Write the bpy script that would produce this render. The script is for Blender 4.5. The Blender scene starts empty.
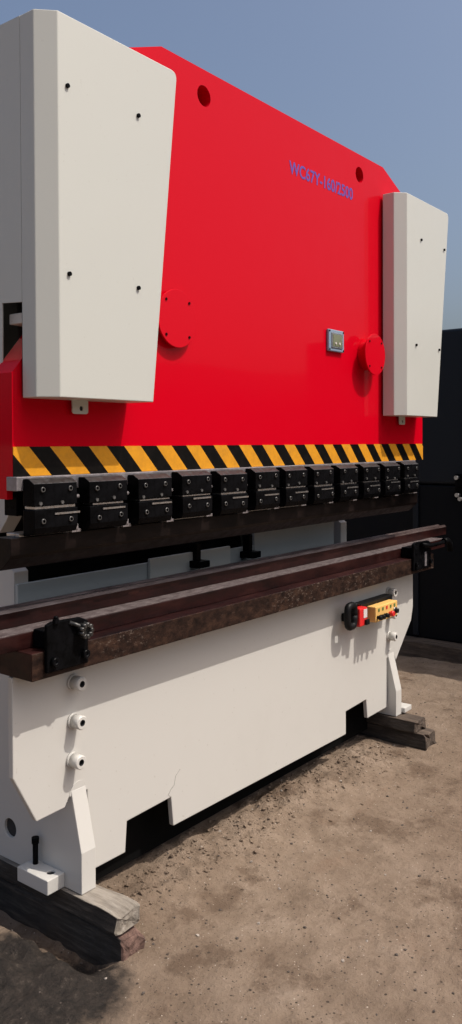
import bpy, bmesh, math, random
from mathutils import Vector, Matrix, noise
random.seed(7)
C = bpy.context.scene.collection
S = bpy.context.scene

# ------------------------------------------------------------------ camera
cam_data = bpy.data.cameras.new("camera")
cam = bpy.data.objects.new("camera", cam_data)
C.objects.link(cam)
yaw, pitch, roll = math.radians(51.894), math.radians(-0.942), math.radians(-0.238)
fw = Vector((math.sin(yaw) * math.cos(pitch), math.cos(yaw) * math.cos(pitch), math.sin(pitch)))
rt0 = Vector((math.cos(yaw), -math.sin(yaw), 0))
up0 = rt0.cross(fw)
rt = rt0 * math.cos(roll) + up0 * math.sin(roll)
up = up0 * math.cos(roll) - rt0 * math.sin(roll)
m = Matrix((rt, up, -fw)).transposed().to_4x4()
m.translation = Vector((0, -1.89, 1.45))
cam.matrix_world = m
cam_data.sensor_fit = 'VERTICAL'
cam_data.sensor_height = 36
cam_data.lens = 830 / 1024 * 36
cam_data.shift_y = -(512 - 456.8) / 1024
cam_data.clip_start = 0.02
cam_data.clip_end = 3000
S.camera = cam

# ------------------------------------------------------------------ sky, sun, exposure
SUN = Vector((0.38, -1.0, 1.78)).normalized()
elev = math.asin(SUN.z)
w = bpy.data.worlds.new("World")
S.world = w
w.use_nodes = True
nt = w.node_tree
bg = nt.nodes["Background"]
sky = nt.nodes.new("ShaderNodeTexSky")
sky.sky_type = 'NISHITA'
sky.sun_disc = False
sky.sun_elevation = elev
sky.sun_rotation = math.atan2(SUN.x, SUN.y)
sky.air_density = 1.0
sky.dust_density = 6.5
sky.ozone_density = 2.0
nt.links.new(sky.outputs[0], bg.inputs[0])
bg.inputs[1].default_value = 0.15
sl = bpy.data.lights.new("sun", 'SUN')
sl.energy = 4.1
sl.angle = math.radians(0.5)
sl.color = (1.0, 0.93, 0.85)
so = bpy.data.objects.new("sun", sl)
C.objects.link(so)
so.rotation_euler = SUN.to_track_quat('Z', 'Y').to_euler()
so.location = (0, -6, 12)
S.view_settings.view_transform = 'Standard'
S.view_settings.look = 'None'
S.view_settings.gamma = 1
S.view_settings.use_curve_mapping = False
S.view_settings.exposure = -0.08

# ------------------------------------------------------------------ materials
def new_mat(name):
    mt = bpy.data.materials.new(name)
    mt.use_nodes = True
    t = mt.node_tree
    return mt, t, t.nodes["Principled BSDF"]

def nd(t, kind, **kw):
    n = t.nodes.new(kind)
    for k, v in kw.items():
        setattr(n, k, v)
    return n

def ramp(t, fac, stops):
    r = nd(t, "ShaderNodeValToRGB")
    els = r.color_ramp.elements
    while len(els) < len(stops):
        els.new(0.5)
    for e, (p, c) in zip(els, stops):
        e.position = p
        e.color = (*c, 1) if len(c) == 3 else c
    t.links.new(fac, r.inputs[0])
    return r.outputs[0]

def tex(t, scale, detail=4, rough=0.55, vec=None, stretch=None, coord='Object'):
    n = nd(t, "ShaderNodeTexNoise")
    n.inputs["Scale"].default_value = scale
    n.inputs["Detail"].default_value = detail
    n.inputs["Roughness"].default_value = rough
    if vec is None:
        tc = nd(t, "ShaderNodeTexCoord")
        vec = tc.outputs[coord]
    if stretch:
        mp = nd(t, "ShaderNodeMapping")
        mp.inputs["Scale"].default_value = stretch
        t.links.new(vec, mp.inputs[0])
        vec = mp.outputs[0]
    t.links.new(vec, n.inputs["Vector"])
    return n.outputs["Fac"]

def bump(t, p, h, strength, dist=0.002):
    b = nd(t, "ShaderNodeBump")
    b.inputs["Strength"].default_value = strength
    b.inputs["Distance"].default_value = dist
    t.links.new(h, b.inputs["Height"])
    t.links.new(b.outputs[0], p.inputs["Normal"])

def mixc(t, fac, a, b):
    mx = nd(t, "ShaderNodeMix", data_type='RGBA')
    if isinstance(fac, (int, float)):
        mx.inputs[0].default_value = fac
    else:
        t.links.new(fac, mx.inputs[0])
    for i, v in ((6, a), (7, b)):
        if isinstance(v, tuple):
            mx.inputs[i].default_value = (*v, 1)
        else:
            t.links.new(v, mx.inputs[i])
    return mx.outputs[2]

def paint(name, col, rough=0.4, coat=0.0, dirt=0.25, dirt_col=(0.25, 0.22, 0.18), coat_rough=0.08, spec=0.5, peel=0.15):
    mt, t, p = new_mat(name)
    a = tex(t, 2.3, 6, 0.62)
    f = ramp(t, a, [(0.52, (0, 0, 0)), (0.80, (dirt,) * 3)])
    sp = tex(t, 70, 2, 0.5)
    f2 = ramp(t, sp, [(0.71, (0, 0, 0)), (0.76, (dirt * 1.2,) * 3)])
    c = mixc(t, f, col, tuple(0.6 * x + 0.4 * y for x, y in zip(col, dirt_col)))
    c = mixc(t, f2, c, dirt_col)
    t.links.new(c, p.inputs["Base Color"])
    r = ramp(t, tex(t, 9, 5, 0.6), [(0.3, (rough * 0.8,) * 3), (0.7, (rough * 1.2,) * 3)])
    t.links.new(r, p.inputs["Roughness"])
    p.inputs["Coat Weight"].default_value = coat
    p.inputs["Coat Roughness"].default_value = coat_rough
    p.inputs["Specular IOR Level"].default_value = spec
    hsum = nd(t, "ShaderNodeMath", operation='MULTIPLY_ADD')
    t.links.new(tex(t, 2.2, 2, 0.5), hsum.inputs[0]); hsum.inputs[1].default_value = 14.0
    t.links.new(tex(t, 55, 3, 0.5), hsum.inputs[2])
    bump(t, p, hsum.outputs[0], peel, 0.0006)
    return mt

def steel(name, cols, rough=0.45, metal=0.6, scale=14, stretch=(1, 1, 1), bs=0.3, lo=0.35, hi=0.68):
    mt, t, p = new_mat(name)
    a = tex(t, scale, 8, 0.68, stretch=stretch)
    c = ramp(t, a, [(lo + (hi - lo) * i / max(1, len(cols) - 1), cc) for i, cc in enumerate(cols)])
    t.links.new(c, p.inputs["Base Color"])
    p.inputs["Metallic"].default_value = metal
    r = ramp(t, tex(t, scale * 2, 4, 0.6), [(0.3, (rough * 0.75,) * 3), (0.7, (min(1, rough * 1.3),) * 3)])
    t.links.new(r, p.inputs["Roughness"])
    bump(t, p, a, bs, 0.0015)
    return mt

WHITE = paint("white_paint", (0.53, 0.517, 0.482), 0.42, 0.0, 0.22, (0.30, 0.26, 0.21))
COVERW = paint("cover_white_paint", (0.498, 0.505, 0.466), 0.38, 0.0, 0.14, (0.33, 0.30, 0.26))
RED = paint("red_gloss_paint", (0.54, 0.0, 0.010), 0.45, 0.24, 0.10, (0.36, 0.0, 0.012), 0.05, 0.03, 0.04)
BLACK = steel("blackened_steel", [(0.002, 0.002, 0.0022), (0.006, 0.006, 0.007)], 0.30, 0.0, 20, bs=0.12)
BLACK.node_tree.nodes["Principled BSDF"].inputs["Specular IOR Level"].default_value = 0.03
EDGESHEEN = steel("clamp_edge_sheen", [(0.010, 0.010, 0.0105), (0.035, 0.034, 0.034)], 0.45, 0.1, 40)  # greyer tone paints a sky reflection onto the clamps' top chamfer
BOLT = steel("dark_bolt_steel", [(0.05, 0.05, 0.05), (0.16, 0.155, 0.15)], 0.4, 0.4, 60)
BRIGHT = steel("bright_steel", [(0.42, 0.41, 0.40), (0.62, 0.61, 0.6)], 0.3, 0.95, 30)
GREY = steel("ground_steel", [(0.20, 0.185, 0.19), (0.34, 0.31, 0.32)], 0.42, 0.55, 25)
GAUGE = paint("pale_grey_green_paint", (0.38, 0.41, 0.40), 0.5, 0, 0.3, (0.15, 0.14, 0.12))
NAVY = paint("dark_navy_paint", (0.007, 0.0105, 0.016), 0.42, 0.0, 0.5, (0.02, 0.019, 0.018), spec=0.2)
NAVYSHADE = paint("shaded_navy_paint", (0.003, 0.004, 0.006), 0.5, 0.0, 0.4, (0.012, 0.012, 0.012), spec=0.12)  # darker copy of the navy, a shadow painted onto the lower casing
DARKIN = paint("dark_interior_shade", (0.02, 0.02, 0.022), 0.7, 0, 0.2, (0.02, 0.018, 0.015))  # near-black standing in for shade inside holes, notches and the casing
YELLOW = paint("yellow_plastic", (0.72, 0.43, 0.13), 0.45, 0, 0.1)
REDPL = paint("red_plastic", (0.62, 0.02, 0.02), 0.35, 0, 0.05)
RUBBER = paint("black_rubber", (0.005, 0.005, 0.0055), 0.5, 0, 0.2, (0.015, 0.015, 0.015), spec=0.2)
BLUEG = paint("blue_grey_plastic", (0.20, 0.27, 0.36), 0.35, 0, 0.1)
PURPLE = paint("faded_blue_lettering_paint", (0.10, 0.04, 0.30), 0.5, 0.2, 0.5, (0.5, 0.01, 0.04))
GREENB = paint("green_marking", (0.10, 0.16, 0.04), 0.5, 0, 0.0)
LABELW = paint("white_label", (0.6, 0.55, 0.52), 0.5, 0, 0.1)

def rusty_table():
    mt, t, p = new_mat("rusty_oiled_steel")
    a = tex(t, 26, 9, 0.72, stretch=(0.7, 1, 1.2))
    base = ramp(t, a, [(0.34, (0.006, 0.003, 0.0025)), (0.50, (0.022, 0.010, 0.0065)), (0.66, (0.050, 0.024, 0.014)), (0.78, (0.10, 0.058, 0.036))])
    s1 = tex(t, 120, 7, 0.78, stretch=(0.5, 1, 1))
    s2 = tex(t, 2.6, 3, 0.6)
    k1 = ramp(t, s1, [(0.56, (0, 0, 0)), (0.64, (0.8, 0.8, 0.8))])
    k2 = ramp(t, s2, [(0.46, (0, 0, 0)), (0.62, (1, 1, 1))])
    mul = nd(t, "ShaderNodeMath", operation='MULTIPLY')
    t.links.new(k1, mul.inputs[0]); t.links.new(k2, mul.inputs[1])
    c = mixc(t, mul.outputs[0], base, (0.20, 0.155, 0.125))
    t.links.new(c, p.inputs["Base Color"])
    p.inputs["Metallic"].default_value = 0.15
    r = ramp(t, a, [(0.3, (0.42,) * 3), (0.7, (0.75,) * 3)])
    t.links.new(r, p.inputs["Roughness"])
    bump(t, p, s1, 0.5, 0.002)
    return mt
RUST = rusty_table()
MAROON = steel("dark_maroon_steel", [(0.005, 0.0014, 0.0013), (0.017, 0.0042, 0.0038), (0.034, 0.011, 0.009)], 0.40, 0.0, 12, (0.25, 1, 1), 0.3)
DIEST = steel("lighter_die_steel", [(0.03, 0.018, 0.017), (0.075, 0.055, 0.052), (0.16, 0.13, 0.125)], 0.36, 0.15, 30, (0.12, 1, 1), 0.3)
LEDGE = steel("dusty_ledge_steel", [(0.035, 0.022, 0.021), (0.10, 0.078, 0.075), (0.16, 0.135, 0.13)], 0.6, 0.1, 60, (0.4, 1, 1), 0.6)
for _m in (RUST, MAROON, DIEST):
    _m.node_tree.nodes["Principled BSDF"].inputs["Specular IOR Level"].default_value = 0.22
PUNCH = steel("punch_steel", [(0.003, 0.002, 0.0018), (0.007, 0.0045, 0.004), (0.015, 0.010, 0.009)], 0.38, 0.0, 16, (0.3, 1, 1), 0.2)

PUNCH.node_tree.nodes["Principled BSDF"].inputs["Specular IOR Level"].default_value = 0.12
def hazard():
    mt, t, p = new_mat("hazard_stripes")
    g = nd(t, "ShaderNodeNewGeometry")
    sx = nd(t, "ShaderNodeSeparateXYZ")
    t.links.new(g.outputs["Position"], sx.inputs[0])
    def mth(op, a, b):
        n = nd(t, "ShaderNodeMath", operation=op)
        for i, v in enumerate((a, b)):
            if isinstance(v, (int, float)): n.inputs[i].default_value = v
            else: t.links.new(v, n.inputs[i])
        return n.outputs[0]
    zz = mth('SUBTRACT', 1.4425, sx.outputs[2])
    xx = mth('SUBTRACT', sx.outputs[0], 1.389)
    q = mth('SUBTRACT', xx, mth('MULTIPLY', zz, 0.97))
    fr = mth('FRACT', mth('DIVIDE', mth('ADD', q, 1.466), 0.1466), 0)
    k = mth('LESS_THAN', fr, 0.5)
    wear = ramp(t, tex(t, 26, 7, 0.7), [(0.40, (0.66, 0.29, 0.02)), (0.72, (0.50, 0.22, 0.022))])
    blk = ramp(t, tex(t, 30, 5, 0.7), [(0.45, (0.0025, 0.0022, 0.002)), (0.8, (0.010, 0.008, 0.007))])
    c = mixc(t, k, blk, wear)
    t.links.new(c, p.inputs["Base Color"])
    p.inputs["Roughness"].default_value = 0.36
    p.inputs["Specular IOR Level"].default_value = 0.15
    return mt
HAZ = hazard()

def wood(name, cols, dark=False):
    mt, t, p = new_mat(name)
    a = tex(t, 22, 8, 0.7, stretch=(2.2, 0.25, 2.2))
    b = tex(t, 7, 6, 0.7)
    c = mixc(t, ramp(t, b, [(0.45, (0, 0, 0)), (0.7, (0.7,) * 3)]), ramp(t, a, [(0.3, cols[0]), (0.5, cols[1]), (0.7, cols[2])]), cols[3])
    t.links.new(c, p.inputs["Base Color"])
    p.inputs["Roughness"].default_value = 0.88
    bump(t, p, a, 0.9, 0.006)
    return mt
WOODPALE = wood("weathered_pale_wood", [(0.09, 0.075, 0.06), (0.20, 0.175, 0.145), (0.32, 0.29, 0.25), (0.28, 0.24, 0.19)])
WOODBROWN = wood("split_reddish_wood", [(0.035, 0.02, 0.015), (0.11, 0.062, 0.048), (0.19, 0.115, 0.09), (0.08, 0.055, 0.042)])
WOODDARK = wood("oil_dark_wood", [(0.016, 0.011, 0.008), (0.06, 0.042, 0.030), (0.14, 0.102, 0.075), (0.10, 0.074, 0.055)])

def dirt():
    mt, t, p = new_mat("trodden_dirt")
    g = nd(t, "ShaderNodeNewGeometry")
    v = g.outputs["Position"]
    big = tex(t, 0.9, 5, 0.6, vec=v)
    mid = tex(t, 5.5, 8, 0.66, vec=v)
    fine = tex(t, 42, 8, 0.72, vec=v)
    grit = tex(t, 190, 4, 0.7, vec=v)
    c = ramp(t, mid, [(0.30, (0.145, 0.104, 0.073)), (0.48, (0.208, 0.154, 0.111)), (0.62, (0.248, 0.188, 0.139)), (0.8, (0.30, 0.236, 0.180))])
    c = mixc(t, ramp(t, big, [(0.45, (0, 0, 0)), (0.66, (0.5,) * 3)]), c, (0.165, 0.117, 0.082))
    patch = tex(t, 3.1, 11, 0.70, vec=v)
    pk = ramp(t, patch, [(0.535, (0, 0, 0)), (0.60, (0.62,) * 3), (0.70, (0.85,) * 3)])
    c = mixc(t, pk, c, (0.098, 0.064, 0.042))
    c = mixc(t, ramp(t, fine, [(0.56, (0, 0, 0)), (0.70, (0.55,) * 3)]), c, (0.115, 0.083, 0.060))
    rust = tex(t, 2.2, 6, 0.6, vec=v, stretch=(1, 1.3, 1))
    c = mixc(t, ramp(t, rust, [(0.60, (0, 0, 0)), (0.74, (0.45,) * 3)]), c, (0.16, 0.085, 0.048))
    for sc, rad, colr in ((70, 0.17, (0.06, 0.044, 0.033)), (140, 0.18, (0.08, 0.06, 0.046)), (95, 0.11, (0.40, 0.34, 0.28))):
        vo = nd(t, "ShaderNodeTexVoronoi")
        vo.inputs["Scale"].default_value = sc
        t.links.new(v, vo.inputs["Vector"])
        sepc = nd(t, "ShaderNodeSeparateColor")
        t.links.new(vo.outputs["Color"], sepc.inputs[0])
        rr_ = nd(t, "ShaderNodeMath", operation='MULTIPLY'); rr_.inputs[1].default_value = rad * 2
        pw = nd(t, "ShaderNodeMath", operation='POWER'); pw.inputs[1].default_value = 6.0
        t.links.new(sepc.outputs[0], pw.inputs[0]); t.links.new(pw.outputs[0], rr_.inputs[0])
        lt = nd(t, "ShaderNodeMath", operation='LESS_THAN')
        t.links.new(vo.outputs["Distance"], lt.inputs[0]); t.links.new(rr_.outputs[0], lt.inputs[1])
        c = mixc(t, lt.outputs[0], c, colr)
    # oil stain soaked into the dirt beside the near timbers
    vm = nd(t, "ShaderNodeVectorMath", operation='DISTANCE')
    wob = nd(t, "ShaderNodeMapping")
    wob.inputs["Location"].default_value = (-1.415, 0.10, 0)
    wob.inputs["Scale"].default_value = (1.0, 0.85, 0)
    t.links.new(v, wob.inputs[0])
    t.links.new(wob.outputs[0], vm.inputs[0])
    vm.inputs[1].default_value = (0, 0, 0)
    ad = nd(t, "ShaderNodeMath", operation='MULTIPLY_ADD')
    n2 = tex(t, 9, 6, 0.6, vec=v)
    t.links.new(n2, ad.inputs[0]); ad.inputs[1].default_value = 0.22
    t.links.new(vm.outputs["Value"], ad.inputs[2])
    k = ramp(t, ad.outputs[0], [(0.285, (0.97,) * 3), (0.345, (0, 0, 0))])
    oil = ramp(t, fine, [(0.35, (0.007, 0.006, 0.005)), (0.60, (0.026, 0.020, 0.016)), (0.72, (0.12, 0.10, 0.08))])
    c = mixc(t, k, c, oil)
    t.links.new(c, p.inputs["Base Color"])
    rr = mixc(t, k, (0.95, 0.95, 0.95), (0.62, 0.62, 0.62))
    t.links.new(rr, p.inputs["Roughness"])
    p.inputs["Specular IOR Level"].default_value = 0.25
    ads = nd(t, "ShaderNodeMath", operation='ADD')
    m1 = nd(t, "ShaderNodeMath", operation='MULTIPLY'); m1.inputs[1].default_value = 1.6
    t.links.new(mid, m1.inputs[0])
    t.links.new(m1.outputs[0], ads.inputs[0]); t.links.new(fine, ads.inputs[1])
    ad2 = nd(t, "ShaderNodeMath", operation='MULTIPLY_ADD'); ad2.inputs[1].default_value = 0.25
    t.links.new(grit, ad2.inputs[0]); t.links.new(ads.outputs[0], ad2.inputs[2])
    bump(t, p, ad2.outputs[0], 0.8, 0.016)
    return mt
DIRT = dirt()
STONE = paint("pale_stone", (0.30, 0.26, 0.22), 0.9, 0, 0.6, (0.1, 0.08, 0.06))
BACKDROP = paint("dark_backdrop", (0.045, 0.045, 0.030), 0.95, 0, 0.8, (0.08, 0.06, 0.04))  # dark tone for the added ridge that the red paint mirrors

# ------------------------------------------------------------------ helpers
WORLD = {}          # world location of every object that may become a parent
def wpos(o):
    return WORLD[o.name] if o is not None else Vector((0, 0, 0))

def thing(name, loc, label, cat, group=None):
    o = bpy.data.objects.new(name, None)
    C.objects.link(o)
    o.empty_display_size = 0.1
    o.location = loc
    o["label"] = label; o["category"] = cat
    if group: o["group"] = group
    WORLD[o.name] = Vector(loc)
    return o

def tag(o, label, cat=None, group=None):
    o["label"] = label
    if cat: o["category"] = cat
    if group: o["group"] = group
    return o

def obj(name, bm, mats, parent=None, bevel=0.0, seg=2, smooth=False, base=False):
    bmesh.ops.recalc_face_normals(bm, faces=bm.faces)
    xs = [v.co for v in bm.verts]
    lo = Vector((min(v.x for v in xs), min(v.y for v in xs), min(v.z for v in xs)))
    hi = Vector((max(v.x for v in xs), max(v.y for v in xs), max(v.z for v in xs)))
    c = (lo + hi) / 2
    if base: c.z = lo.z
    bmesh.ops.translate(bm, verts=bm.verts, vec=-c)
    me = bpy.data.meshes.new(name)
    if smooth:
        for f in bm.faces: f.smooth = True
    bm.to_mesh(me); bm.free()
    for mt in (mats if isinstance(mats, (list, tuple)) else [mats]):
        me.materials.append(mt)
    o = bpy.data.objects.new(name, me)
    C.objects.link(o)
    WORLD[o.name] = c.copy()
    if parent is not None:
        o.parent = parent
        o.location = c - wpos(parent)
    else:
        o.location = c
    if bevel:
        b = o.modifiers.new("bevel", 'BEVEL')
        b.width = bevel; b.segments = seg
        b.limit_method = 'ANGLE'; b.angle_limit = math.radians(32)
    return o

def box(bm, x0, x1, y0, y1, z0, z1, mi=0):
    vs = [bm.verts.new((x, y, z)) for x in (x0, x1) for y in (y0, y1) for z in (z0, z1)]
    for q in ((0, 1, 3, 2), (4, 6, 7, 5), (0, 4, 5, 1), (2, 3, 7, 6), (0, 2, 6, 4), (1, 5, 7, 3)):
        f = bm.faces.new([vs[i] for i in q]); f.material_index = mi

def prism(bm, pts, a0, a1, axis, holes=(), mi=0):
    """outline pts in the plane across axis ('x': pts are (y,z); 'y': pts are (x,z); 'z': (x,y)), extruded from a0 to a1"""
    def at(p, a):
        return {'x': (a, p[0], p[1]), 'y': (p[0], a, p[1]), 'z': (p[0], p[1], a)}[axis]
    if not holes:
        v0 = [bm.verts.new(at(p, a0)) for p in pts]
        f = bm.faces.new(v0); f.material_index = mi
        fs = [f]
    else:
        es = []
        for loop in [pts] + list(holes):
            vs = [bm.verts.new(at(p, a0)) for p in loop]
            es += [bm.edges.new((vs[i], vs[(i + 1) % len(vs)])) for i in range(len(vs))]
        r = bmesh.ops.triangle_fill(bm, use_beauty=True, use_dissolve=False, edges=es)
        fs = [g for g in r["geom"] if isinstance(g, bmesh.types.BMFace)]
        for f in fs: f.material_index = mi
    r = bmesh.ops.extrude_face_region(bm, geom=fs, use_keep_orig=True)
    vs = [g for g in r["geom"] if isinstance(g, bmesh.types.BMVert)]
    d = {'x': (a1 - a0, 0, 0), 'y': (0, a1 - a0, 0), 'z': (0, 0, a1 - a0)}[axis]
    bmesh.ops.translate(bm, verts=vs, vec=d)

def circ(cx, cz, r, n=28, a0=0.0, a1=2 * math.pi, closed=True):
    k = n if closed else n - 1
    return [(cx + r * math.cos(a0 + (a1 - a0) * i / k), cz + r * math.sin(a0 + (a1 - a0) * i / k)) for i in range(n)]

def cyl(bm, c, axis, r, l, n=24, r2=None, mi=0):
    """solid of length l from c along +/- axis vector"""
    ax = Vector(axis).normalized()
    u = ax.orthogonal().normalized(); v = ax.cross(u)
    c = Vector(c); r2 = r if r2 is None else r2
    a = [bm.verts.new(c + (u * math.cos(2 * math.pi * i / n) + v * math.sin(2 * math.pi * i / n)) * r) for i in range(n)]
    b = [bm.verts.new(c + ax * l + (u * math.cos(2 * math.pi * i / n) + v * math.sin(2 * math.pi * i / n)) * r2) for i in range(n)]
    fs = [bm.faces.new(a), bm.faces.new(list(reversed(b)))]
    for i in range(n):
        f = bm.faces.new((a[i], a[(i + 1) % n], b[(i + 1) % n], b[i])); fs.append(f)
        f.smooth = n > 8
    for f in fs: f.material_index = mi

def ringcup(bm, c, axis, ro, ri, l, depth, n=24):
    """cylinder with a blind socket in its far end; socket faces take material 1"""
    ax = Vector(axis).normalized()
    u = ax.orthogonal().normalized(); v = ax.cross(u); c = Vector(c)
    def ring(off, r, k=n):
        return [bm.verts.new(c + ax * off + (u * math.cos(2 * math.pi * i / k) + v * math.sin(2 * math.pi * i / k)) * r) for i in range(k)]
    ch = min(0.12 * ro, l * 0.2)
    rs = [ring(0, ro), ring(l - ch, ro), ring(l, ro - ch), ring(l, ri), ring(l - depth, ri)]
    bm.faces.new(rs[0])
    for j in range(4):
        for i in range(n):
            f = bm.faces.new((rs[j][i], rs[j][(i + 1) % n], rs[j + 1][(i + 1) % n], rs[j + 1][i]))
            f.smooth = j in (0,)
            f.material_index = 1 if j == 3 else 0
    f = bm.faces.new(rs[4]); f.material_index = 1

def tube(bm, pts, r, n=10, mi=0):
    pts = [Vector(p) for p in pts]
    rings = []
    for i, p in enumerate(pts):
        d = (pts[min(i + 1, len(pts) - 1)] - pts[max(i - 1, 0)]).normalized()
        u = d.cross(Vector((0.13, 0.2, 0.97))).normalized(); v = d.cross(u)
        rings.append([bm.verts.new(p + (u * math.cos(2 * math.pi * k / n) + v * math.sin(2 * math.pi * k / n)) * r) for k in range(n)])
    for a, b in zip(rings, rings[1:]):
        for k in range(n):
            f = bm.faces.new((a[k], a[(k + 1) % n], b[(k + 1) % n], b[k])); f.smooth = True; f.material_index = mi
    for rr in (rings[0], rings[-1]):
        f = bm.faces.new(rr); f.material_index = mi

def BM(): return bmesh.new()

def by_normal(o, d, mi, tol=0.95):
    d = Vector(d).normalized()
    for p in o.data.polygons:
        if p.normal.dot(d) > tol: p.material_index = mi

def bxo(name, dims, mat, parent, bevel=0.002):
    bm = BM(); box(bm, *dims); return obj(name, bm, mat, parent, bevel)

# ------------------------------------------------------------------ ground
def axis_vals(lo, hi, step, far):
    v = []; a = lo; s = step
    left = []
    while a > -far:
        s *= 1.22; a -= s; left.append(a)
    v = list(reversed(left))
    n = int(round((hi - lo) / step))
    v += [lo + i * step for i in range(n + 1)]
    a = hi; s = step
    while a < far:
        s *= 1.22; a += s; v.append(a)
    return v

def ground_h(x, y):
    h = 0.0
    d = max(abs(x - 3.2), abs(y + 0.3))
    k = 1.0
    h += 0.016 * noise.noise(Vector((x * 1.3, y * 1.3, 3.1)))
    h += 0.010 * noise.noise(Vector((x * 4.5, y * 4.5, 7.7)))
    n3 = noise.noise(Vector((x * 14, y * 14, 1.2)))
    h += 0.005 * n3
    n4 = noise.noise(Vector((x * 33, y * 33, 6.2)))
    rough = max(0.0, noise.noise(Vector((x * 2.1, y * 2.1, 11.0))) + 0.15)
    h += (0.0012 + 0.007 * rough) * n4
    # crumbly loose earth along the foot of the machine
    along = math.exp(-((y + 0.02) / 0.16) ** 2) if 1.72 < x < 3.6 else 0
    if along:
        edge = min(1, (x - 1.72) / 0.2, (3.6 - x) / 0.2)
        cl = noise.noise(Vector((x * 17, y * 17, 5.5))) + 0.6 * noise.noise(Vector((x * 37, y * 37, 2.5)))
        h += along * edge * (0.024 + 0.022 * cl)
    # scraped heap by the oil stain
    dd = math.hypot((x - 1.42) / 0.20, (y - 0.00) / 0.16)
    if dd < 1.6:
        h += 0.034 * max(0, 1 - dd / 1.6) * (1 + 0.8 * noise.noise(Vector((x * 22, y * 22, 8))))
    # hollow beside the near timbers
    if x < 1.75 and -0.35 < y < 1.6:
        ex = max(0.0, 1 - abs(x - 1.585) / 0.075) if x < 1.66 else 0
        ey = min(1, max(0, (y + 0.21) / 0.10))
        h -= 0.075 * min(1, ex * 1.8) * ey
    return h - 0.004

xs = axis_vals(0.95, 5.3, 0.0135, 900)
ys = axis_vals(-1.25, 0.6, 0.0135, 900)
gbm = BM()
grid = [[gbm.verts.new((x, y, ground_h(x, y))) for y in ys] for x in xs]
for i in range(len(xs) - 1):
    for j in range(len(ys) - 1):
        f = gbm.faces.new((grid[i][j], grid[i + 1][j], grid[i + 1][j + 1], grid[i][j + 1])); f.smooth = True
me = bpy.data.meshes.new("ground"); gbm.to_mesh(me); gbm.free()
me.materials.append(DIRT)
ground = bpy.data.objects.new("ground", me); C.objects.link(ground)
ground["kind"] = "structure"

# unseen dark ridge added behind the camera to darken the red paint's reflection
hb = BM(); rows = []
for i in range(81):
    x = -120 + 3 * i * 1.1
    top = 7.4 + 1.4 * noise.noise(Vector((x * 0.05, 0, 0))) + 0.7 * noise.noise(Vector((x * 0.23, 4, 0)))
    rows.append([hb.verts.new((x, -34 - q * 4 + 1.5 * noise.noise(Vector((x * 0.1, q, 9))), zz)) for q, zz in ((0, -0.4), (0.5, top * 0.62), (1.2, top), (5, top * 0.7), (9, -0.4))])
for a, b in zip(rows, rows[1:]):
    for k in range(4):
        hb.faces.new((a[k], b[k], b[k + 1], a[k + 1])).smooth = True
ridge = obj("backdrop_ridge", hb, BACKDROP); ridge["kind"] = "structure"

# ------------------------------------------------------------------ the press brake
BR = thing("press_brake", (2.67, 0.3, 0.12),
           "large red and white hydraulic press brake standing on timber blocks in a dirt yard", "press brake")

# C-shaped side frames: plate in the yz plane, the foot juts out under the bed
frame_out = [(-0.045, 0.120), (-0.045, 0.242), (-0.002, 0.418), (0.066, 0.440), (0.066, 0.795), (0.262, 0.800), (0.262, 1.045)]
frame_out += [(0.285, 1.06), (0.60, 1.075), (0.66, 1.11), (0.66, 1.145), (0.60, 1.165), (0.335, 1.165)]
frame_out += [(0.318, 1.185), (0.300, 1.205), (0.285, 1.228), (0.270, 1.252), (0.262, 1.272)]
frame_out += [(0.262, 2.25), (0.36, 2.40), (1.20, 2.40), (1.35, 2.2), (1.35, 0.120)]
for k, (x0, x1) in enumerate(((1.632, 1.688), (3.642, 3.700))):
    bm = BM()
    prism(bm, frame_out, x0, x1, 'x', holes=[circ(0.293, 0.224, 0.030, 24)])
    fr = obj("side_frame", bm, WHITE, BR, 0.003)
    bm = BM(); prism(bm, circ(0.293, 0.224, 0.0298, 24), x0 + 0.010, x0 + 0.016, 'x')
    obj("hole_shade_plug", bm, DARKIN, fr)  # dark disc paints the shade inside the bore
# foot flanges with jacking stud
bm = BM()
prism(bm, [(1.566, 0.030), (1.6318, 0.030), (1.6318, 0.172), (1.566, 0.172)], 0.121, 0.165, 'z', holes=[circ(1.607, 0.064, 0.0125, 18)])
ft = obj("foot_flange", bm, WHITE, BR, 0.0025)
bm = BM(); cyl(bm, (1.607, 0.064, 0.1215), (0, 0, 1), 0.0123, 0.038, 16); obj("hole_shade_plug", bm, DARKIN, ft)  # dark filler gives the flange hole its shade
bm = BM(); cyl(bm, (1.612, 0.142, 0.165), (0, 0, 1), 0.0085, 0.066, 16); cyl(bm, (1.612, 0.142, 0.228), (0, 0, 1), 0.0115, 0.018, 16)
obj("jacking_stud", bm, BLACK, ft)
bm = BM(); prism(bm, [(3.7002, -0.062), (3.775, -0.062), (3.775, 0.16), (3.7002, 0.16)], 0.126, 0.150, 'z', holes=[circ(3.742, 0.03, 0.0095, 18)])
obj("foot_flange", bm, WHITE, BR, 0.0025)

# bed plate with its cut-outs
bed = [(1.424, 0.803), (1.424, 0.521), (1.504, 0.372), (1.609, 0.376), (1.626, 0.402), (1.697, 0.402), (1.700, 0.147), (1.856, 0.146),
       (1.864, 0.243), (2.073, 0.249), (2.084, 0.147), (3.241, 0.137), (3.241, 0.240), (3.428, 0.248), (3.440, 0.157),
       (3.632, 0.160), (3.632, 0.400), (3.708, 0.400), (3.730, 0.371), (3.899, 0.541), (3.920, 0.610), (3.920, 0.803)]
bm = BM(); prism(bm, bed, 0.0, 0.020, 'y')
BED = obj("bed_plate", bm, WHITE, BR, 0.003)
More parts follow.
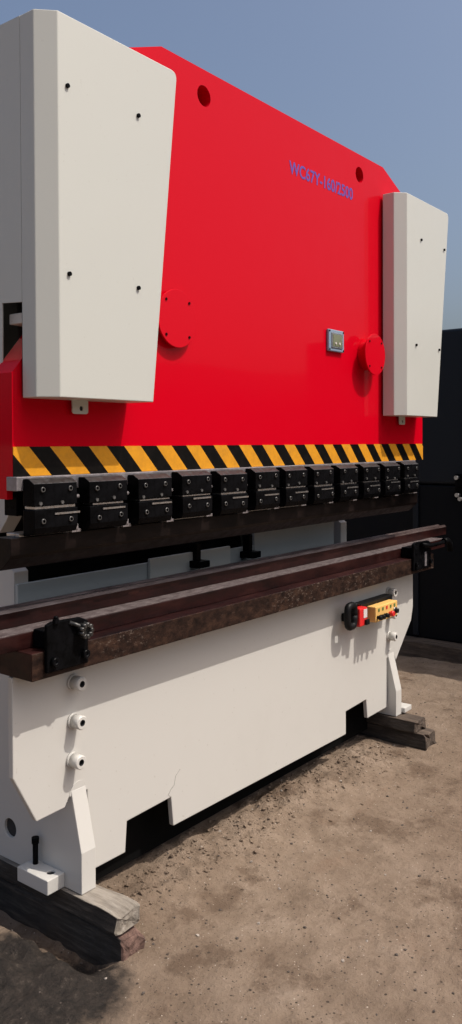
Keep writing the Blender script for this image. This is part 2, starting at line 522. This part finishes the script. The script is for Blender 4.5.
# half-round welded-in patches above each foot
for cx in (1.662, 3.672):
    bm = BM(); prism(bm, circ(cx, 0.4035, 0.036, 20, 0, math.pi, False), -0.0018, -0.0004, 'y')
    obj("weld_patch", bm, WHITE, BED)
# hairline cracks in the filler
bm = BM(); tube(bm, [(2.072, -0.0003, 0.25), (2.058, -0.0003, 0.262), (2.070, -0.0003, 0.275), (2.088, -0.0003, 0.286), (2.096, -0.0003, 0.315), (2.119, -0.0003, 0.331)], 0.0005, 5)
obj("hairline_crack", bm, paint("filler_crack_grey", (0.14, 0.125, 0.11), 0.8, 0, 0), BED)
for (bx, bz) in ((1.642, 0.742), (1.642, 0.627), (1.637, 0.511), (3.645, 0.722), (3.650, 0.614), (3.652, 0.506)):
    bm = BM(); cyl(bm, (bx, -0.0005, bz), (0, -1, 0), 0.0235, 0.008, 28); ringcup(bm, (bx, -0.0085, bz), (0, -1, 0), 0.0205, 0.0098, 0.034, 0.014, 26)
    obj("cap_bolt", bm, [WHITE, DARKIN], BED, 0.0)

# rear cross beams and interior
bm = BM()
box(bm, 1.634, 2.880, 0.246, 0.2610, 0.801, 1.008)
box(bm, 2.886, 3.548, 0.246, 0.2610, 0.801, 1.060)
RB = obj("rear_beam", bm, GAUGE, BR, 0.002)
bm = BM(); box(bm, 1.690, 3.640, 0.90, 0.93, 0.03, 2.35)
obj("rear_light_blocker", bm, DARKIN, BR)  # unseen dark plate added to shut out light from behind
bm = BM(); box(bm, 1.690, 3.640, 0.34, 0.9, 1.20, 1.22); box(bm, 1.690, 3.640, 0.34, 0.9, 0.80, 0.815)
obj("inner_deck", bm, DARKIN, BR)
bm = BM(); box(bm, 1.692, 3.638, 0.42, 0.88, 0.06, 0.79); obj("inner_light_blocker", bm, DARKIN, BR, 0.004)  # dark box added to keep the space behind the bed black
bm = BM(); box(bm, 1.692, 3.638, 0.11, 0.118, 0.03, 0.79); obj("notch_light_blocker", bm, paint("notch_shade_black", (0.004, 0.004, 0.004), 0.8, 0, 0.1, (0.01, 0.009, 0.008), spec=0.05), BR)  # black sheet added so the bed cut-outs look dark
# back gauge stops
for gx in (2.44, 2.78):
    bm = BM(); box(bm, gx, gx + 0.065, 0.18, 0.2455, 0.965, 0.992); box(bm, gx + 0.02, gx + 0.045, 0.21, 0.2455, 0.992, 1.06)
    obj("gauge_stop", bm, BLACK, BR, 0.003)
bm = BM(); box(bm, 2.22, 2.70, 0.232, 0.2455, 0.90, 1.024); obj("gauge_bar", bm, COVERW, RB, 0.003)

# ram
ram = [(1.409, 1.361), (1.409, 1.645), (1.640, 1.915), (1.640, 2.600), (2.012, 2.746), (3.541, 2.747), (3.790, 2.644),
       (3.790, 1.845), (3.967, 1.640), (3.967, 1.361)]
bm = BM()
prism(bm, ram, -0.030, 0.055, 'y', holes=[circ(2.228, 2.655, 0.036, 32), circ(3.318, 2.656, 0.035, 32)])
RAM = obj("ram", bm, RED, BR)
for hx, hz, r in ((2.228, 2.655, 0.0358), (3.318, 2.656, 0.0348)):
    bm = BM(); prism(bm, circ(hx, hz, r, 32), 0.045, 0.050, 'y'); obj("hole_shade_backing", bm, DARKIN, RAM)
bm = BM(); box(bm, 1.4092, 1.428, -0.004, 0.054, 1.298, 1.3608); obj("ram_end_plate", bm, RED, RAM)
bm = BM(); box(bm, 1.4095, 3.9665, -0.0330, -0.0303, 1.3612, 1.4425)
tag(obj("hazard_stripe", bm, HAZ, RAM), "yellow and black diagonal warning stripe along the lower edge")
# stencilled model lettering
cu = bpy.data.curves.new("lettering", 'FONT')
cu.body = "WC67Y-160/2500"; cu.size = 0.0715; cu.extrude = 0.0004
cu.offset = 0.0014
to = bpy.data.objects.new("lettering_source", cu); C.objects.link(to)
dg = bpy.context.evaluated_depsgraph_get()
tm = bpy.data.meshes.new_from_object(to.evaluated_get(dg))
bpy.data.objects.remove(to)
bm = BM(); bm.from_mesh(tm)
tx = [v.co.x for v in bm.verts]; wx = max(tx) - min(tx); mx0 = min(tx)
for v in bm.verts:
    x = 2.753 + (v.co.x - mx0) / wx * 0.503
    v.co = Vector((x, -0.0307 - v.co.z * 0.6, 2.5225 + v.co.y + (x - 2.753) * 0.012))
obj("model_lettering", bm, PURPLE, RAM)
# round access covers
def round_cover(cx, cz, r, proud, ang0):
    bm = BM()
    cyl(bm, (cx, -0.0303, cz), (0, -1, 0), r * 0.74, proud - 0.008, 48)
    cyl(bm, (cx, -0.0303 - proud + 0.008, cz), (0, -1, 0), r, 0.008, 48)
    o = obj("round_access_cover", bm, RED, RAM, 0.0012)
    for k in range(4):
        a = ang0 + k * math.pi / 2
        bm = BM(); cyl(bm, (cx + r * 0.84 * math.cos(a), -0.0302 - proud, cz + r * 0.84 * math.sin(a)), (0, -1, 0), 0.0046, 0.0025, 14)
        obj("screw", bm, BLACK, o)
round_cover(2.059, 1.863, 0.096, 0.024, math.pi / 4)
round_cover(3.362, 1.848, 0.093, 0.056, math.pi / 4)
# counter display
bm = BM()
box(bm, 3.030, 3.156, -0.044, -0.0302, 1.8405, 1.934)
MT = obj("display_frame", bm, BLUEG, RAM, 0.004)
bm = BM(); box(bm, 3.047, 3.139, -0.0475, -0.0442, 1.855, 1.920); obj("display_bezel", bm, BRIGHT, MT, 0.0015)
bm = BM(); box(bm, 3.056, 3.130, -0.0490, -0.0477, 1.862, 1.913); DS = obj("display_screen", bm, paint("lcd_green_grey", (0.16, 0.17, 0.10), 0.2, 0.5, 0.5, (0.07, 0.07, 0.05)), MT)
for kx in (3.076, 3.108):
    bm = BM(); cyl(bm, (kx, -0.0491, 1.875), (0, -1, 0), 0.005, 0.003, 12); obj("button", bm, LABELW, MT)
for kx in (3.0365, 3.149):
    for kz in (1.848, 1.927):
        bm = BM(); cyl(bm, (kx, -0.0442, kz), (0, -1, 0), 0.0042, 0.0012, 10); obj("screw", bm, BLACK, MT)

# tool clamp rail (bare steel strip under the stripe) and wedge bar
bm = BM(); box(bm, 1.405, 3.842, -0.052, -0.0065, 1.322, 1.3605); obj("clamp_rail", bm, GREY, BR, 0.002)
bm = BM(); box(bm, 1.470, 3.822, -0.046, -0.006, 1.20, 1.321); box(bm, 1.44, 3.84, -0.0055, 0.05, 1.25, 1.3605); obj("wedge_bar", bm, BLACK, BR, 0.002)
# punch
bm = BM()
prism(bm, [(-0.058, 1.196), (-0.058, 1.150), (-0.052, 1.140), (-0.020, 1.112), (-0.010, 1.106), (-0.003, 1.106), (0.004, 1.115), (0.010, 1.196)], 1.380, 3.850, 'x')
PU = obj("punch", bm, PUNCH, BR, 0.0015)
bm = BM(); box(bm, 1.414, 3.846, -0.048, 0.006, 1.1962, 1.206); obj("punch_tang", bm, BRIGHT, PU, 0.001)

# one tool clamp, then eleven copies at a 0.2 m pitch
cx0, cx1 = 1.425, 1.577
bm = BM()
prism(bm, [(-0.0525, 1.355), (-0.078, 1.355), (-0.100, 1.3420), (-0.100, 1.281), (-0.0525, 1.281)], cx0, cx1, 'x')
CL = obj("tool_clamp", bm, [BLACK, EDGESHEEN], BR, 0.002)
by_normal(CL, (0, -0.54, 0.84), 1)  # painted sheen goes on the upward chamfer only
CL["label"] = "black toolholder clamp bolted under the hazard stripe"
parts = []
bm = BM(); prism(bm, [(-0.0525, 1.272), (-0.102, 1.272), (-0.102, 1.222), (-0.094, 1.205), (-0.0525, 1.198)], cx0, cx1, 'x')
parts.append(obj("clamp_jaw", bm, BLACK, CL, 0.002))
bm = BM(); box(bm, cx0 + 0.006, cx1 - 0.004, -0.096, -0.0525, 1.2725, 1.2805); parts.append(obj("wedge", bm, BRIGHT, CL, 0.001))
bm = BM(); box(bm, cx0 + 0.068, cx1 + 0.006, -0.1045, -0.1022, 1.2555, 1.2605); parts.append(obj("adjuster_rod", bm, BRIGHT, CL))
for bx, bz, yy in ((0.028, 1.326, -0.1002), (0.125, 1.326, -0.1002), (0.028, 1.240, -0.1022), (0.125, 1.240, -0.1022)):
    bm = BM(); ringcup(bm, (cx0 + bx, yy, bz), (0, -1, 0), 0.0072, 0.0046, 0.005, 0.004, 16); parts.append(obj("bolt", bm, [BOLT, BLACK], CL))
for bx in (0.020, 0.096):
    bm = BM(); cyl(bm, (cx0 + bx, -0.1002, 1.2885), (0, -1, 0), 0.0055, 0.004, 6); parts.append(obj("nut", bm, BOLT, CL))
bm = BM(); cyl(bm, (cx1, -0.075, 1.300), (1, 0, 0), 0.006, 0.026, 12); parts.append(obj("adjuster_screw", bm, GREY, CL))
bm = BM(); box(bm, cx1 + 0.006, cx1 + 0.040, -0.070, -0.0585, 1.1965, 1.206); cyl(bm, (cx1 + 0.023, -0.066, 1.206), (0, 0, 1), 0.0085, 0.014, 6)
parts.append(obj("stop_nut", bm, GREY, CL, 0.001))
for i in range(1, 12):
    c = CL.copy(); C.objects.link(c); c.parent = BR
    c.location = CL.location + Vector((0.2 * i + random.uniform(-0.004, 0.004), 0, random.uniform(-0.002, 0.002)))
    for pch in parts:
        jit = random.uniform(-1, 1)
        d = pch.copy(); C.objects.link(d); d.parent = c
        if pch.name.startswith("adjuster_rod"): d.location.z += random.uniform(-0.004, 0.012); d.location.x += random.uniform(-0.02, 0.0)
        if pch.name.startswith(("bolt", "nut")): d.location.x += jit * 0.008; d.location.z += random.uniform(-0.004, 0.004)
        if pch.name.startswith("wedge"): d.scale = (random.uniform(0.7, 1.0), 1, random.uniform(0.5, 1))
        if pch.name.startswith("stop_nut"): d.location.x += jit * 0.006

# work table, die rail and die
bm = BM(); prism(bm, [(-0.090, 0.806), (-0.090, 0.8825), (0.15, 0.8825), (0.15, 0.806)], 1.421, 3.972, 'x')
TB = obj("work_table", bm, [RUST, MAROON], BR, 0.003); by_normal(TB, (0, 0, 1), 1); by_normal(TB, (-1, 0, 0), 1); TB["label"] = "thick rusty brown table beam with scraped front face"
bm = BM(); prism(bm, [(-0.030, 0.8828), (-0.030, 0.9275), (0.140, 0.9275), (0.140, 0.8828)], 1.150, 4.245, 'x')
DR = obj("die_rail", bm, MAROON, BR, 0.002)
bm = BM(); box(bm, 1.151, 4.244, -0.0285, 0.0465, 0.9277, 0.9292); obj("dusty_ledge", bm, LEDGE, DR)
bm = BM(); prism(bm, [(0.047, 0.9294), (0.047, 0.972), (0.053, 0.982), (0.066, 0.982), (0.078, 0.968), (0.090, 0.982), (0.102, 0.982), (0.112, 0.970), (0.112, 0.9294)], 1.100, 4.440, 'x')
VD = obj("v_die", bm, [MAROON, DIEST], BR, 0.0012)  # second material: lighter steel for the top faces and front bevel
by_normal(VD, (0, 0, 1), 1)
by_normal(VD, (0, -0.86, 0.51), 1)

# end stops on the table
def end_stop(x0, x1, left):
    w = x1 - x0
    bm = BM()
    prism(bm, [(x0, 0.822), (x1, 0.822), (x1, 0.945), (x1 - 0.03, 0.958), (x0 + 0.02, 0.962), (x0, 0.955)], -0.104, -0.0905, 'y')
    box(bm, x0 + 0.01, x1 - 0.01, -0.0905, -0.031, 0.885, 0.935)
    o = obj("end_stop", bm, BLACK, BR, 0.004)
    for bx in (0.022, w - 0.016):
        bm = BM(); ringcup(bm, (x0 + bx, -0.1042, 0.852), (0, -1, 0), 0.0125, 0.006, 0.013, 0.008, 18); obj("bolt", bm, [BLACK, DARKIN], o)
    bm = BM()
    if left:
        tube(bm, [(x0 + 0.080, -0.102, 0.950), (x0 + 0.105, -0.114, 0.938), (x0 + 0.118, -0.122, 0.928)], 0.006, 10)
        for k in range(9):
            a = 2 * math.pi * k / 9
            cyl(bm, (x0 + 0.120 + 0.017 * math.cos(a), -0.116, 0.924 + 0.017 * math.sin(a)), (0.2, -1, -0.1), 0.0062, 0.018, 10)
        cyl(bm, (x0 + 0.120, -0.116, 0.924), (0.2, -1, -0.1), 0.015, 0.010, 16)
        obj("star_knob", bm, steel("worn_black_steel", [(0.008, 0.008, 0.008), (0.09, 0.088, 0.085)], 0.4, 0.5, 60), o)
        bm = BM(); cyl(bm, (x0 + 0.03, -0.105, 0.957), (0, 0, 1), 0.010, 0.012, 6); cyl(bm, (x0 + 0.03, -0.105, 0.968), (0, 0, 1), 0.006, 0.008, 12)
        obj("clamp_nut", bm, BLACK, o)
    else:
        tube(bm, [(x0 + 0.06, -0.115, 0.948), (x0 + 0.14, -0.122, 0.936), (x0 + 0.24, -0.125, 0.936), (x0 + 0.31, -0.128, 0.942)], 0.010, 12)
        tube(bm, [(x0 + 0.29, -0.128, 0.944), (x0 + 0.34, -0.128, 0.944), (x0 + 0.37, -0.128, 0.925), (x0 + 0.372, -0.128, 0.885)], 0.015, 12)
        obj("lock_handle", bm, BLACK, o)
        bm = BM(); box(bm, x0 + 0.115, x0 + 0.135, -0.109, -0.1042, 0.835, 0.905); obj("scale_strip", bm, GREY, o, 0.001)
end_stop(1.462, 1.612, True)
end_stop(3.715, 3.912, False)

# cylinder covers
def rounded(pts, rad, which, n=6):
    out = []
    for i, p in enumerate(pts):
        if i not in which: out.append(p); continue
        a = Vector(pts[i - 1]); b = Vector(p); c = Vector(pts[(i + 1) % len(pts)])
        u = (a - b).normalized(); v = (c - b).normalized()
        for k in range(n + 1):
            s = k / n
            q = (b + u * rad) * (1 - s) ** 2 + b * 2 * s * (1 - s) + (b + v * rad) * s ** 2
            out.append((q.x, q.y))
    return out
def cylinder_cover(xl, xr_top, xr_bot, screws, tab, z0=1.576, z1=2.613):
    yf, yb, ch = -0.143, -0.040, 0.0455
    # front outline incl. chamfer strip: front face from xl, chamfer back to xl-ch
    bm = BM()
    prof = rounded([(xl, z0), (xr_bot, z0), (xr_top, z1), (xl, z1)], 0.028, (2,))
    fr = [bm.verts.new((x, yf, z)) for x, z in prof]
    bk = [bm.verts.new((x, yb, z)) for x, z in prof]
    bm.faces.new(fr)
    n = len(prof)
    for i in range(n - 1):
        bm.faces.new((fr[i], fr[i + 1], bk[i + 1], bk[i]))
    ct = [bm.verts.new((xl - ch, yf + ch, z)) for z in (z0, z1)]
    cb = [bm.verts.new((xl - ch, yb, z)) for z in (z0, z1)]
    bm.faces.new((fr[0], ct[0], ct[1], fr[-1]))
    bm.faces.new((ct[0], cb[0], cb[1], ct[1]))
    bm.faces.new((fr[0], bk[0], cb[0], ct[0]))
    bm.faces.new((fr[-1], ct[1], cb[1], bk[-1]))
    bm.faces.new([bk[i] for i in range(n)] + [cb[1], cb[0]])
    o = obj("cylinder_cover", bm, COVERW, BR, 0.0025)
    for sx, sz in screws:
        bm = BM(); cyl(bm, (sx, yf - 0.0002, sz), (0, -1, 0), 0.0062, 0.006, 14); obj("screw", bm, BLACK, o)
    bm = BM(); prism(bm, rounded([(tab, 1.537), (tab + 0.060, 1.537), (tab + 0.060, 1.590), (tab, 1.590)], 0.010, (0, 1)), -0.0475, -0.0435, 'y', holes=[circ(tab + 0.034, 1.553, 0.0075, 14)])
    tb = obj("mounting_tab", bm, COVERW, o)
    bm = BM(); prism(bm, circ(tab + 0.034, 1.553, 0.0072, 14), -0.0435, -0.0405, 'y'); obj("hole_shade_plug", bm, DARKIN, tb)  # dark disc for the shade in the tab hole
    return o
CV1 = cylinder_cover(1.482, 1.962, 1.846, [(1.513, 2.421), (1.786, 2.424), (1.515, 1.913), (1.782, 1.913)], 1.608)
CV2 = cylinder_cover(3.564, 4.036, 3.897, [(3.712, 2.421), (3.976, 2.421), (3.657, 1.913), (3.916, 1.912)], 3.675)
# the near cover's side sheet, cut away around the end of the ram
bm = BM()
prism(bm, [(-0.0395, 1.584), (-0.0395, 1.838), (0.048, 1.844), (0.050, 1.668), (0.62, 1.668), (0.62, 2.62), (-0.0395, 2.613)], 1.437, 1.441, 'x')
obj("side_sheet", bm, COVERW, CV1)
bm = BM(); prism(bm, [(1.443, 0.0), (1.60, 0.0), (1.60, 0.0), ], 0, 0.001, 'z') if False else box(bm, 1.441, 1.60, 0.62, 0.624, 1.668, 2.60)
obj("back_sheet", bm, COVERW, CV1)
bm = BM(); box(bm, 1.462, 1.60, -0.022, 0.050, 1.786, 1.816); obj("cylinder_lug", bm, WHITE, BR, 0.003)
bm = BM(); box(bm, 1.602, 1.608, -0.036, 0.60, 1.70, 2.55); obj("notch_dark_side", bm, DARKIN, BR)  # dark panel added to blacken the inside of the side notch
bm = BM(); box(bm, 1.500, 1.602, 0.058, 0.064, 1.30, 2.55); obj("notch_dark_back", bm, DARKIN, BR)  # second dark panel added for the shade inside the notch

# control box on the bed front
bm = BM(); box(bm, 3.29, 3.60, -0.048, -0.002, 0.640, 0.722); CB0 = obj("control_mount", bm, RUBBER, BR, 0.004)
bm = BM(); box(bm, 3.346, 3.560, -0.094, -0.0485, 0.634, 0.705)
CB = obj("control_box", bm, YELLOW, BR, 0.004); CB["label"] = "yellow push button box with a red mushroom stop"
for k in range(5):
    bm = BM(); box(bm, 3.368 + 0.038 * k, 3.383 + 0.038 * k, -0.0955, -0.0942, 0.681, 0.695)
    obj("button_marking", bm, REDPL if k == 2 else GREENB, CB)
for k, mt in enumerate((RUBBER, RUBBER, RUBBER, REDPL)):
    bm = BM(); px = (3.362, 3.392, 3.428, 3.478)[k]
    r = 0.011 if mt is RUBBER else 0.014
    cyl(bm, (px, -0.0942, 0.657), (0, -1, 0), 0.008, 0.010, 16)
    cyl(bm, (px, -0.104, 0.657), (0, -1, 0), r, 0.014, 20, r * 0.86)
    obj("emergency_stop" if mt is REDPL else "push_button", bm, mt, CB)
bm = BM(); cyl(bm, (3.530, -0.0942, 0.662), (0, -1, 0), 0.017, 0.006, 24); S1 = obj("selector_switch", bm, BRIGHT, CB, 0.001)
bm = BM(); cyl(bm, (3.530, -0.1005, 0.662), (0, -1, 0), 0.011, 0.012, 18); obj("selector_knob", bm, RUBBER, CB)
bm = BM(); box(bm, 3.230, 3.300, -0.078, -0.022, 0.632, 0.714)
RS = obj("isolator_switch", bm, REDPL, BR, 0.005)
bm = BM(); box(bm, 3.262, 3.294, -0.0795, -0.0783, 0.668, 0.706); obj("white_label", bm, LABELW, RS)
bm = BM(); box(bm, 3.270, 3.300, -0.090, -0.0783, 0.636, 0.660); obj("switch_lever", bm, RUBBER, RS, 0.003)
# black oval handle left of the switch
bm = BM(); pts = []
for i in range(33):
    a = 2 * math.pi * i / 32
    ca, sa = math.cos(a), math.sin(a)
    ex = 0.030 * math.copysign(abs(ca) ** 0.6, ca); ez = 0.047 * math.copysign(abs(sa) ** 0.6, sa)
    pts.append((3.182 + ex, -0.060, 0.688 + ez))
tube(bm, pts, 0.0155, 12)
box(bm, 3.200, 3.232, -0.052, -0.002, 0.655, 0.690)
obj("carry_handle", bm, RUBBER, BR)
bm = BM(); tube(bm, [(3.31, -0.03, 0.714), (3.27, -0.045, 0.728), (3.215, -0.058, 0.730)], 0.007, 10); obj("cable", bm, RUBBER, BR)

# ------------------------------------------------------------------ timber blocks under the feet
SHADEWOOD = wood("shaded_side_wood", [(0.009, 0.007, 0.0055), (0.034, 0.027, 0.021), (0.10, 0.082, 0.066), (0.05, 0.04, 0.031)])  # darker wood that paints shade onto the timbers' left faces
def timber(name_label, x0, x1, y0, y1, z0, z1, mat, group, seed, chip=0.010):
    bm = BM()
    ny = 26
    prof = 10
    rings = []
    for j in range(ny + 1):
        y = y0 + (y1 - y0) * (j / ny) ** 1.5
        ring = []
        cx, cz = (x0 + x1) / 2, (z0 + z1) / 2; hx, hz = (x1 - x0) / 2, (z1 - z0) / 2
        for k in range(32):
            a = 2 * math.pi * (k + 0.5) / 32
            ca, sa = math.cos(a), math.sin(a)
            px = hx * math.copysign(min(1, abs(ca) ** 0.17), ca); pz = hz * math.copysign(min(1, abs(sa) ** 0.17), sa)
            nn = noise.noise(Vector((px * 30 + seed, y * 5, pz * 30))) * chip * 0.55 + noise.noise(Vector((px * 70 + seed, y * 22, pz * 70))) * chip * 0.42
            g = 1 + nn / max(hx, hz) * 1.4
            tip = max(0.0, 1 - (y - y0) / 0.07) * (0.25 if seed > 9 else 1.0)
            if pz > 0: pz *= 1 - 0.30 * tip * tip * (1 + noise.noise(Vector((px * 40, seed, 2))))
            yo = 0
            if j == 0: yo = noise.noise(Vector((px * 45 + seed, pz * 45, 4))) * chip * 1.6
            ring.append(bm.verts.new((cx + px * g, y + yo, cz + min(pz * g, hz))))
        rings.append(ring)
    for a, b in zip(rings, rings[1:]):
        for k in range(32):
            f = bm.faces.new((a[k], a[(k + 1) % 32], b[(k + 1) % 32], b[k]))
            f.material_index = 1 if 12 <= k <= 19 or k in (11, 20) and noise.noise(Vector((a[k].co.y * 9, seed, k))) > 0 else 0  # left faces take the painted-shade wood
    # end caps as concentric fans
    for ring, s in ((rings[0], -1), (rings[-1], 1)):
        inner = []
        c = sum((v.co for v in ring), Vector()) / 32
        prev = ring
        for q in (0.9, 0.6, 0.3):
            cur = [bm.verts.new(c.lerp(v.co, q) + Vector((0, s * 0.004 + noise.noise(Vector((v.co.x * 60 * q, v.co.z * 60 * q, seed))) * chip * 0.5, 0))) for v in ring]
            for k in range(32): bm.faces.new((prev[k], prev[(k + 1) % 32], cur[(k + 1) % 32], cur[k]))
            prev = cur
        bm.faces.new(prev)
    o = obj("timber_block", bm, [mat, SHADEWOOD], None, base=True)
    return tag(o, name_label, "timber", group)
G = "timber blocks under the press brake"
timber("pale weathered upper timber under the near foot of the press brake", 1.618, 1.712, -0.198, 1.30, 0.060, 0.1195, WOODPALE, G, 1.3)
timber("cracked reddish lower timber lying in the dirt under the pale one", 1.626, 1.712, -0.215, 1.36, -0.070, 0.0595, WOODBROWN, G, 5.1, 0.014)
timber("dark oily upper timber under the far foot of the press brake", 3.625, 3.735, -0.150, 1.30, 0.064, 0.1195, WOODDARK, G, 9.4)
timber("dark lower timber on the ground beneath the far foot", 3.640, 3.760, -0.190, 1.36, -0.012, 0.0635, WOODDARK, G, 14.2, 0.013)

# ------------------------------------------------------------------ dark machine behind, on its own skids
DM = thing("dark_machine", (6.0, 0.3, 0.0), "tall near-black steel machine standing on timber skids to the right behind the press brake", "machine")
bm = BM(); box(bm, 5.300, 6.9, -1.6, 2.6, 0.10, 1.16); obj("lower_casing", bm, NAVYSHADE, DM, 0.012)  # shadow is put into the darker navy here
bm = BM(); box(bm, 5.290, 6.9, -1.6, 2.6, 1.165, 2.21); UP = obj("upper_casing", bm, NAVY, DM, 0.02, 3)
bm = BM(); box(bm, 5.262, 5.29, -0.3, 0.345, 1.07, 1.24); HB = obj("latch_bracket", bm, BLACK, DM, 0.006)
for yy, zz in ((0.325, 1.215), (0.32, 1.10), (0.30, 1.075)):
    bm = BM(); cyl(bm, (5.2618, yy, zz), (-1, 0, 0), 0.014, 0.03, 12); obj("bolt", bm, BRIGHT, HB)
bm = BM(); box(bm, 5.284, 5.2985, 0.62, 0.66, 0.12, 1.15); obj("seam_strip", bm, NAVY, DM, 0.003)
def skid(label, x0, x1, y0, y1, z0, z1, seed):
    bm = BM(); box(bm, x0, x1, y0, y1, z0, z1)
    bmesh.ops.subdivide_edges(bm, edges=bm.edges, cuts=5, use_grid_fill=True)
    for v in bm.verts: v.co += Vector((noise.noise(v.co * 7 + Vector((seed, 0, 0))), 0, noise.noise(v.co * 6 + Vector((0, seed, 0))))) * 0.012
    tag(obj("timber_skid", bm, WOODDARK, None, 0.006, base=True), label, "timber", "skids under the dark machine")
skid("dark timber skid under the near-black machine, standing proud of its casing", 5.17, 5.42, -1.7, 2.4, -0.03, 0.10, 3)
skid("second skid farther under the near-black machine, almost hidden in shade", 6.3, 6.6, -1.7, 2.4, -0.03, 0.10, 8)

# ------------------------------------------------------------------ loose stones and clods
def clods(name, n, mat, rng, rmin, rmax):
    bm = BM()
    for i in range(n):
        x, y = rng()
        r = rmin + (rmax - rmin) * random.random() ** 3
        z = ground_h(x, y)
        mt = Matrix.Translation((x, y, z + r * 0.25)) @ Matrix.Rotation(random.random() * 6.28, 4, 'Z') @ Matrix.Diagonal((r, r * random.uniform(0.6, 1), r * random.uniform(0.4, 0.75), 1))
        q = bmesh.ops.create_icosphere(bm, subdivisions=1, radius=1, matrix=mt)
        for v in q["verts"]:
            v.co += Vector((random.uniform(-1, 1), random.uniform(-1, 1), random.uniform(-1, 1))) * r * 0.25
    o = obj(name, bm, mat); o["kind"] = "stuff"; o["label"] = name.replace("_", " ") + " scattered over the dirt"
    return o
clods("loose_dirt_clods", 1500, DIRT, lambda: (random.uniform(1.72, 3.6), random.gauss(-0.02, 0.09)), 0.0015, 0.010)
clods("dark_gravel", 1100, paint("dark_gravel_stone", (0.07, 0.055, 0.045), 0.9, 0, 0.3, (0.03, 0.025, 0.02)), lambda: (random.uniform(1.1, 5.2), random.uniform(-1.1, 0.5)), 0.001, 0.0065)
clods("pale_pebbles", 260, STONE, lambda: (random.uniform(1.1, 5.0), random.uniform(-1.1, 0.3)), 0.0012, 0.007)
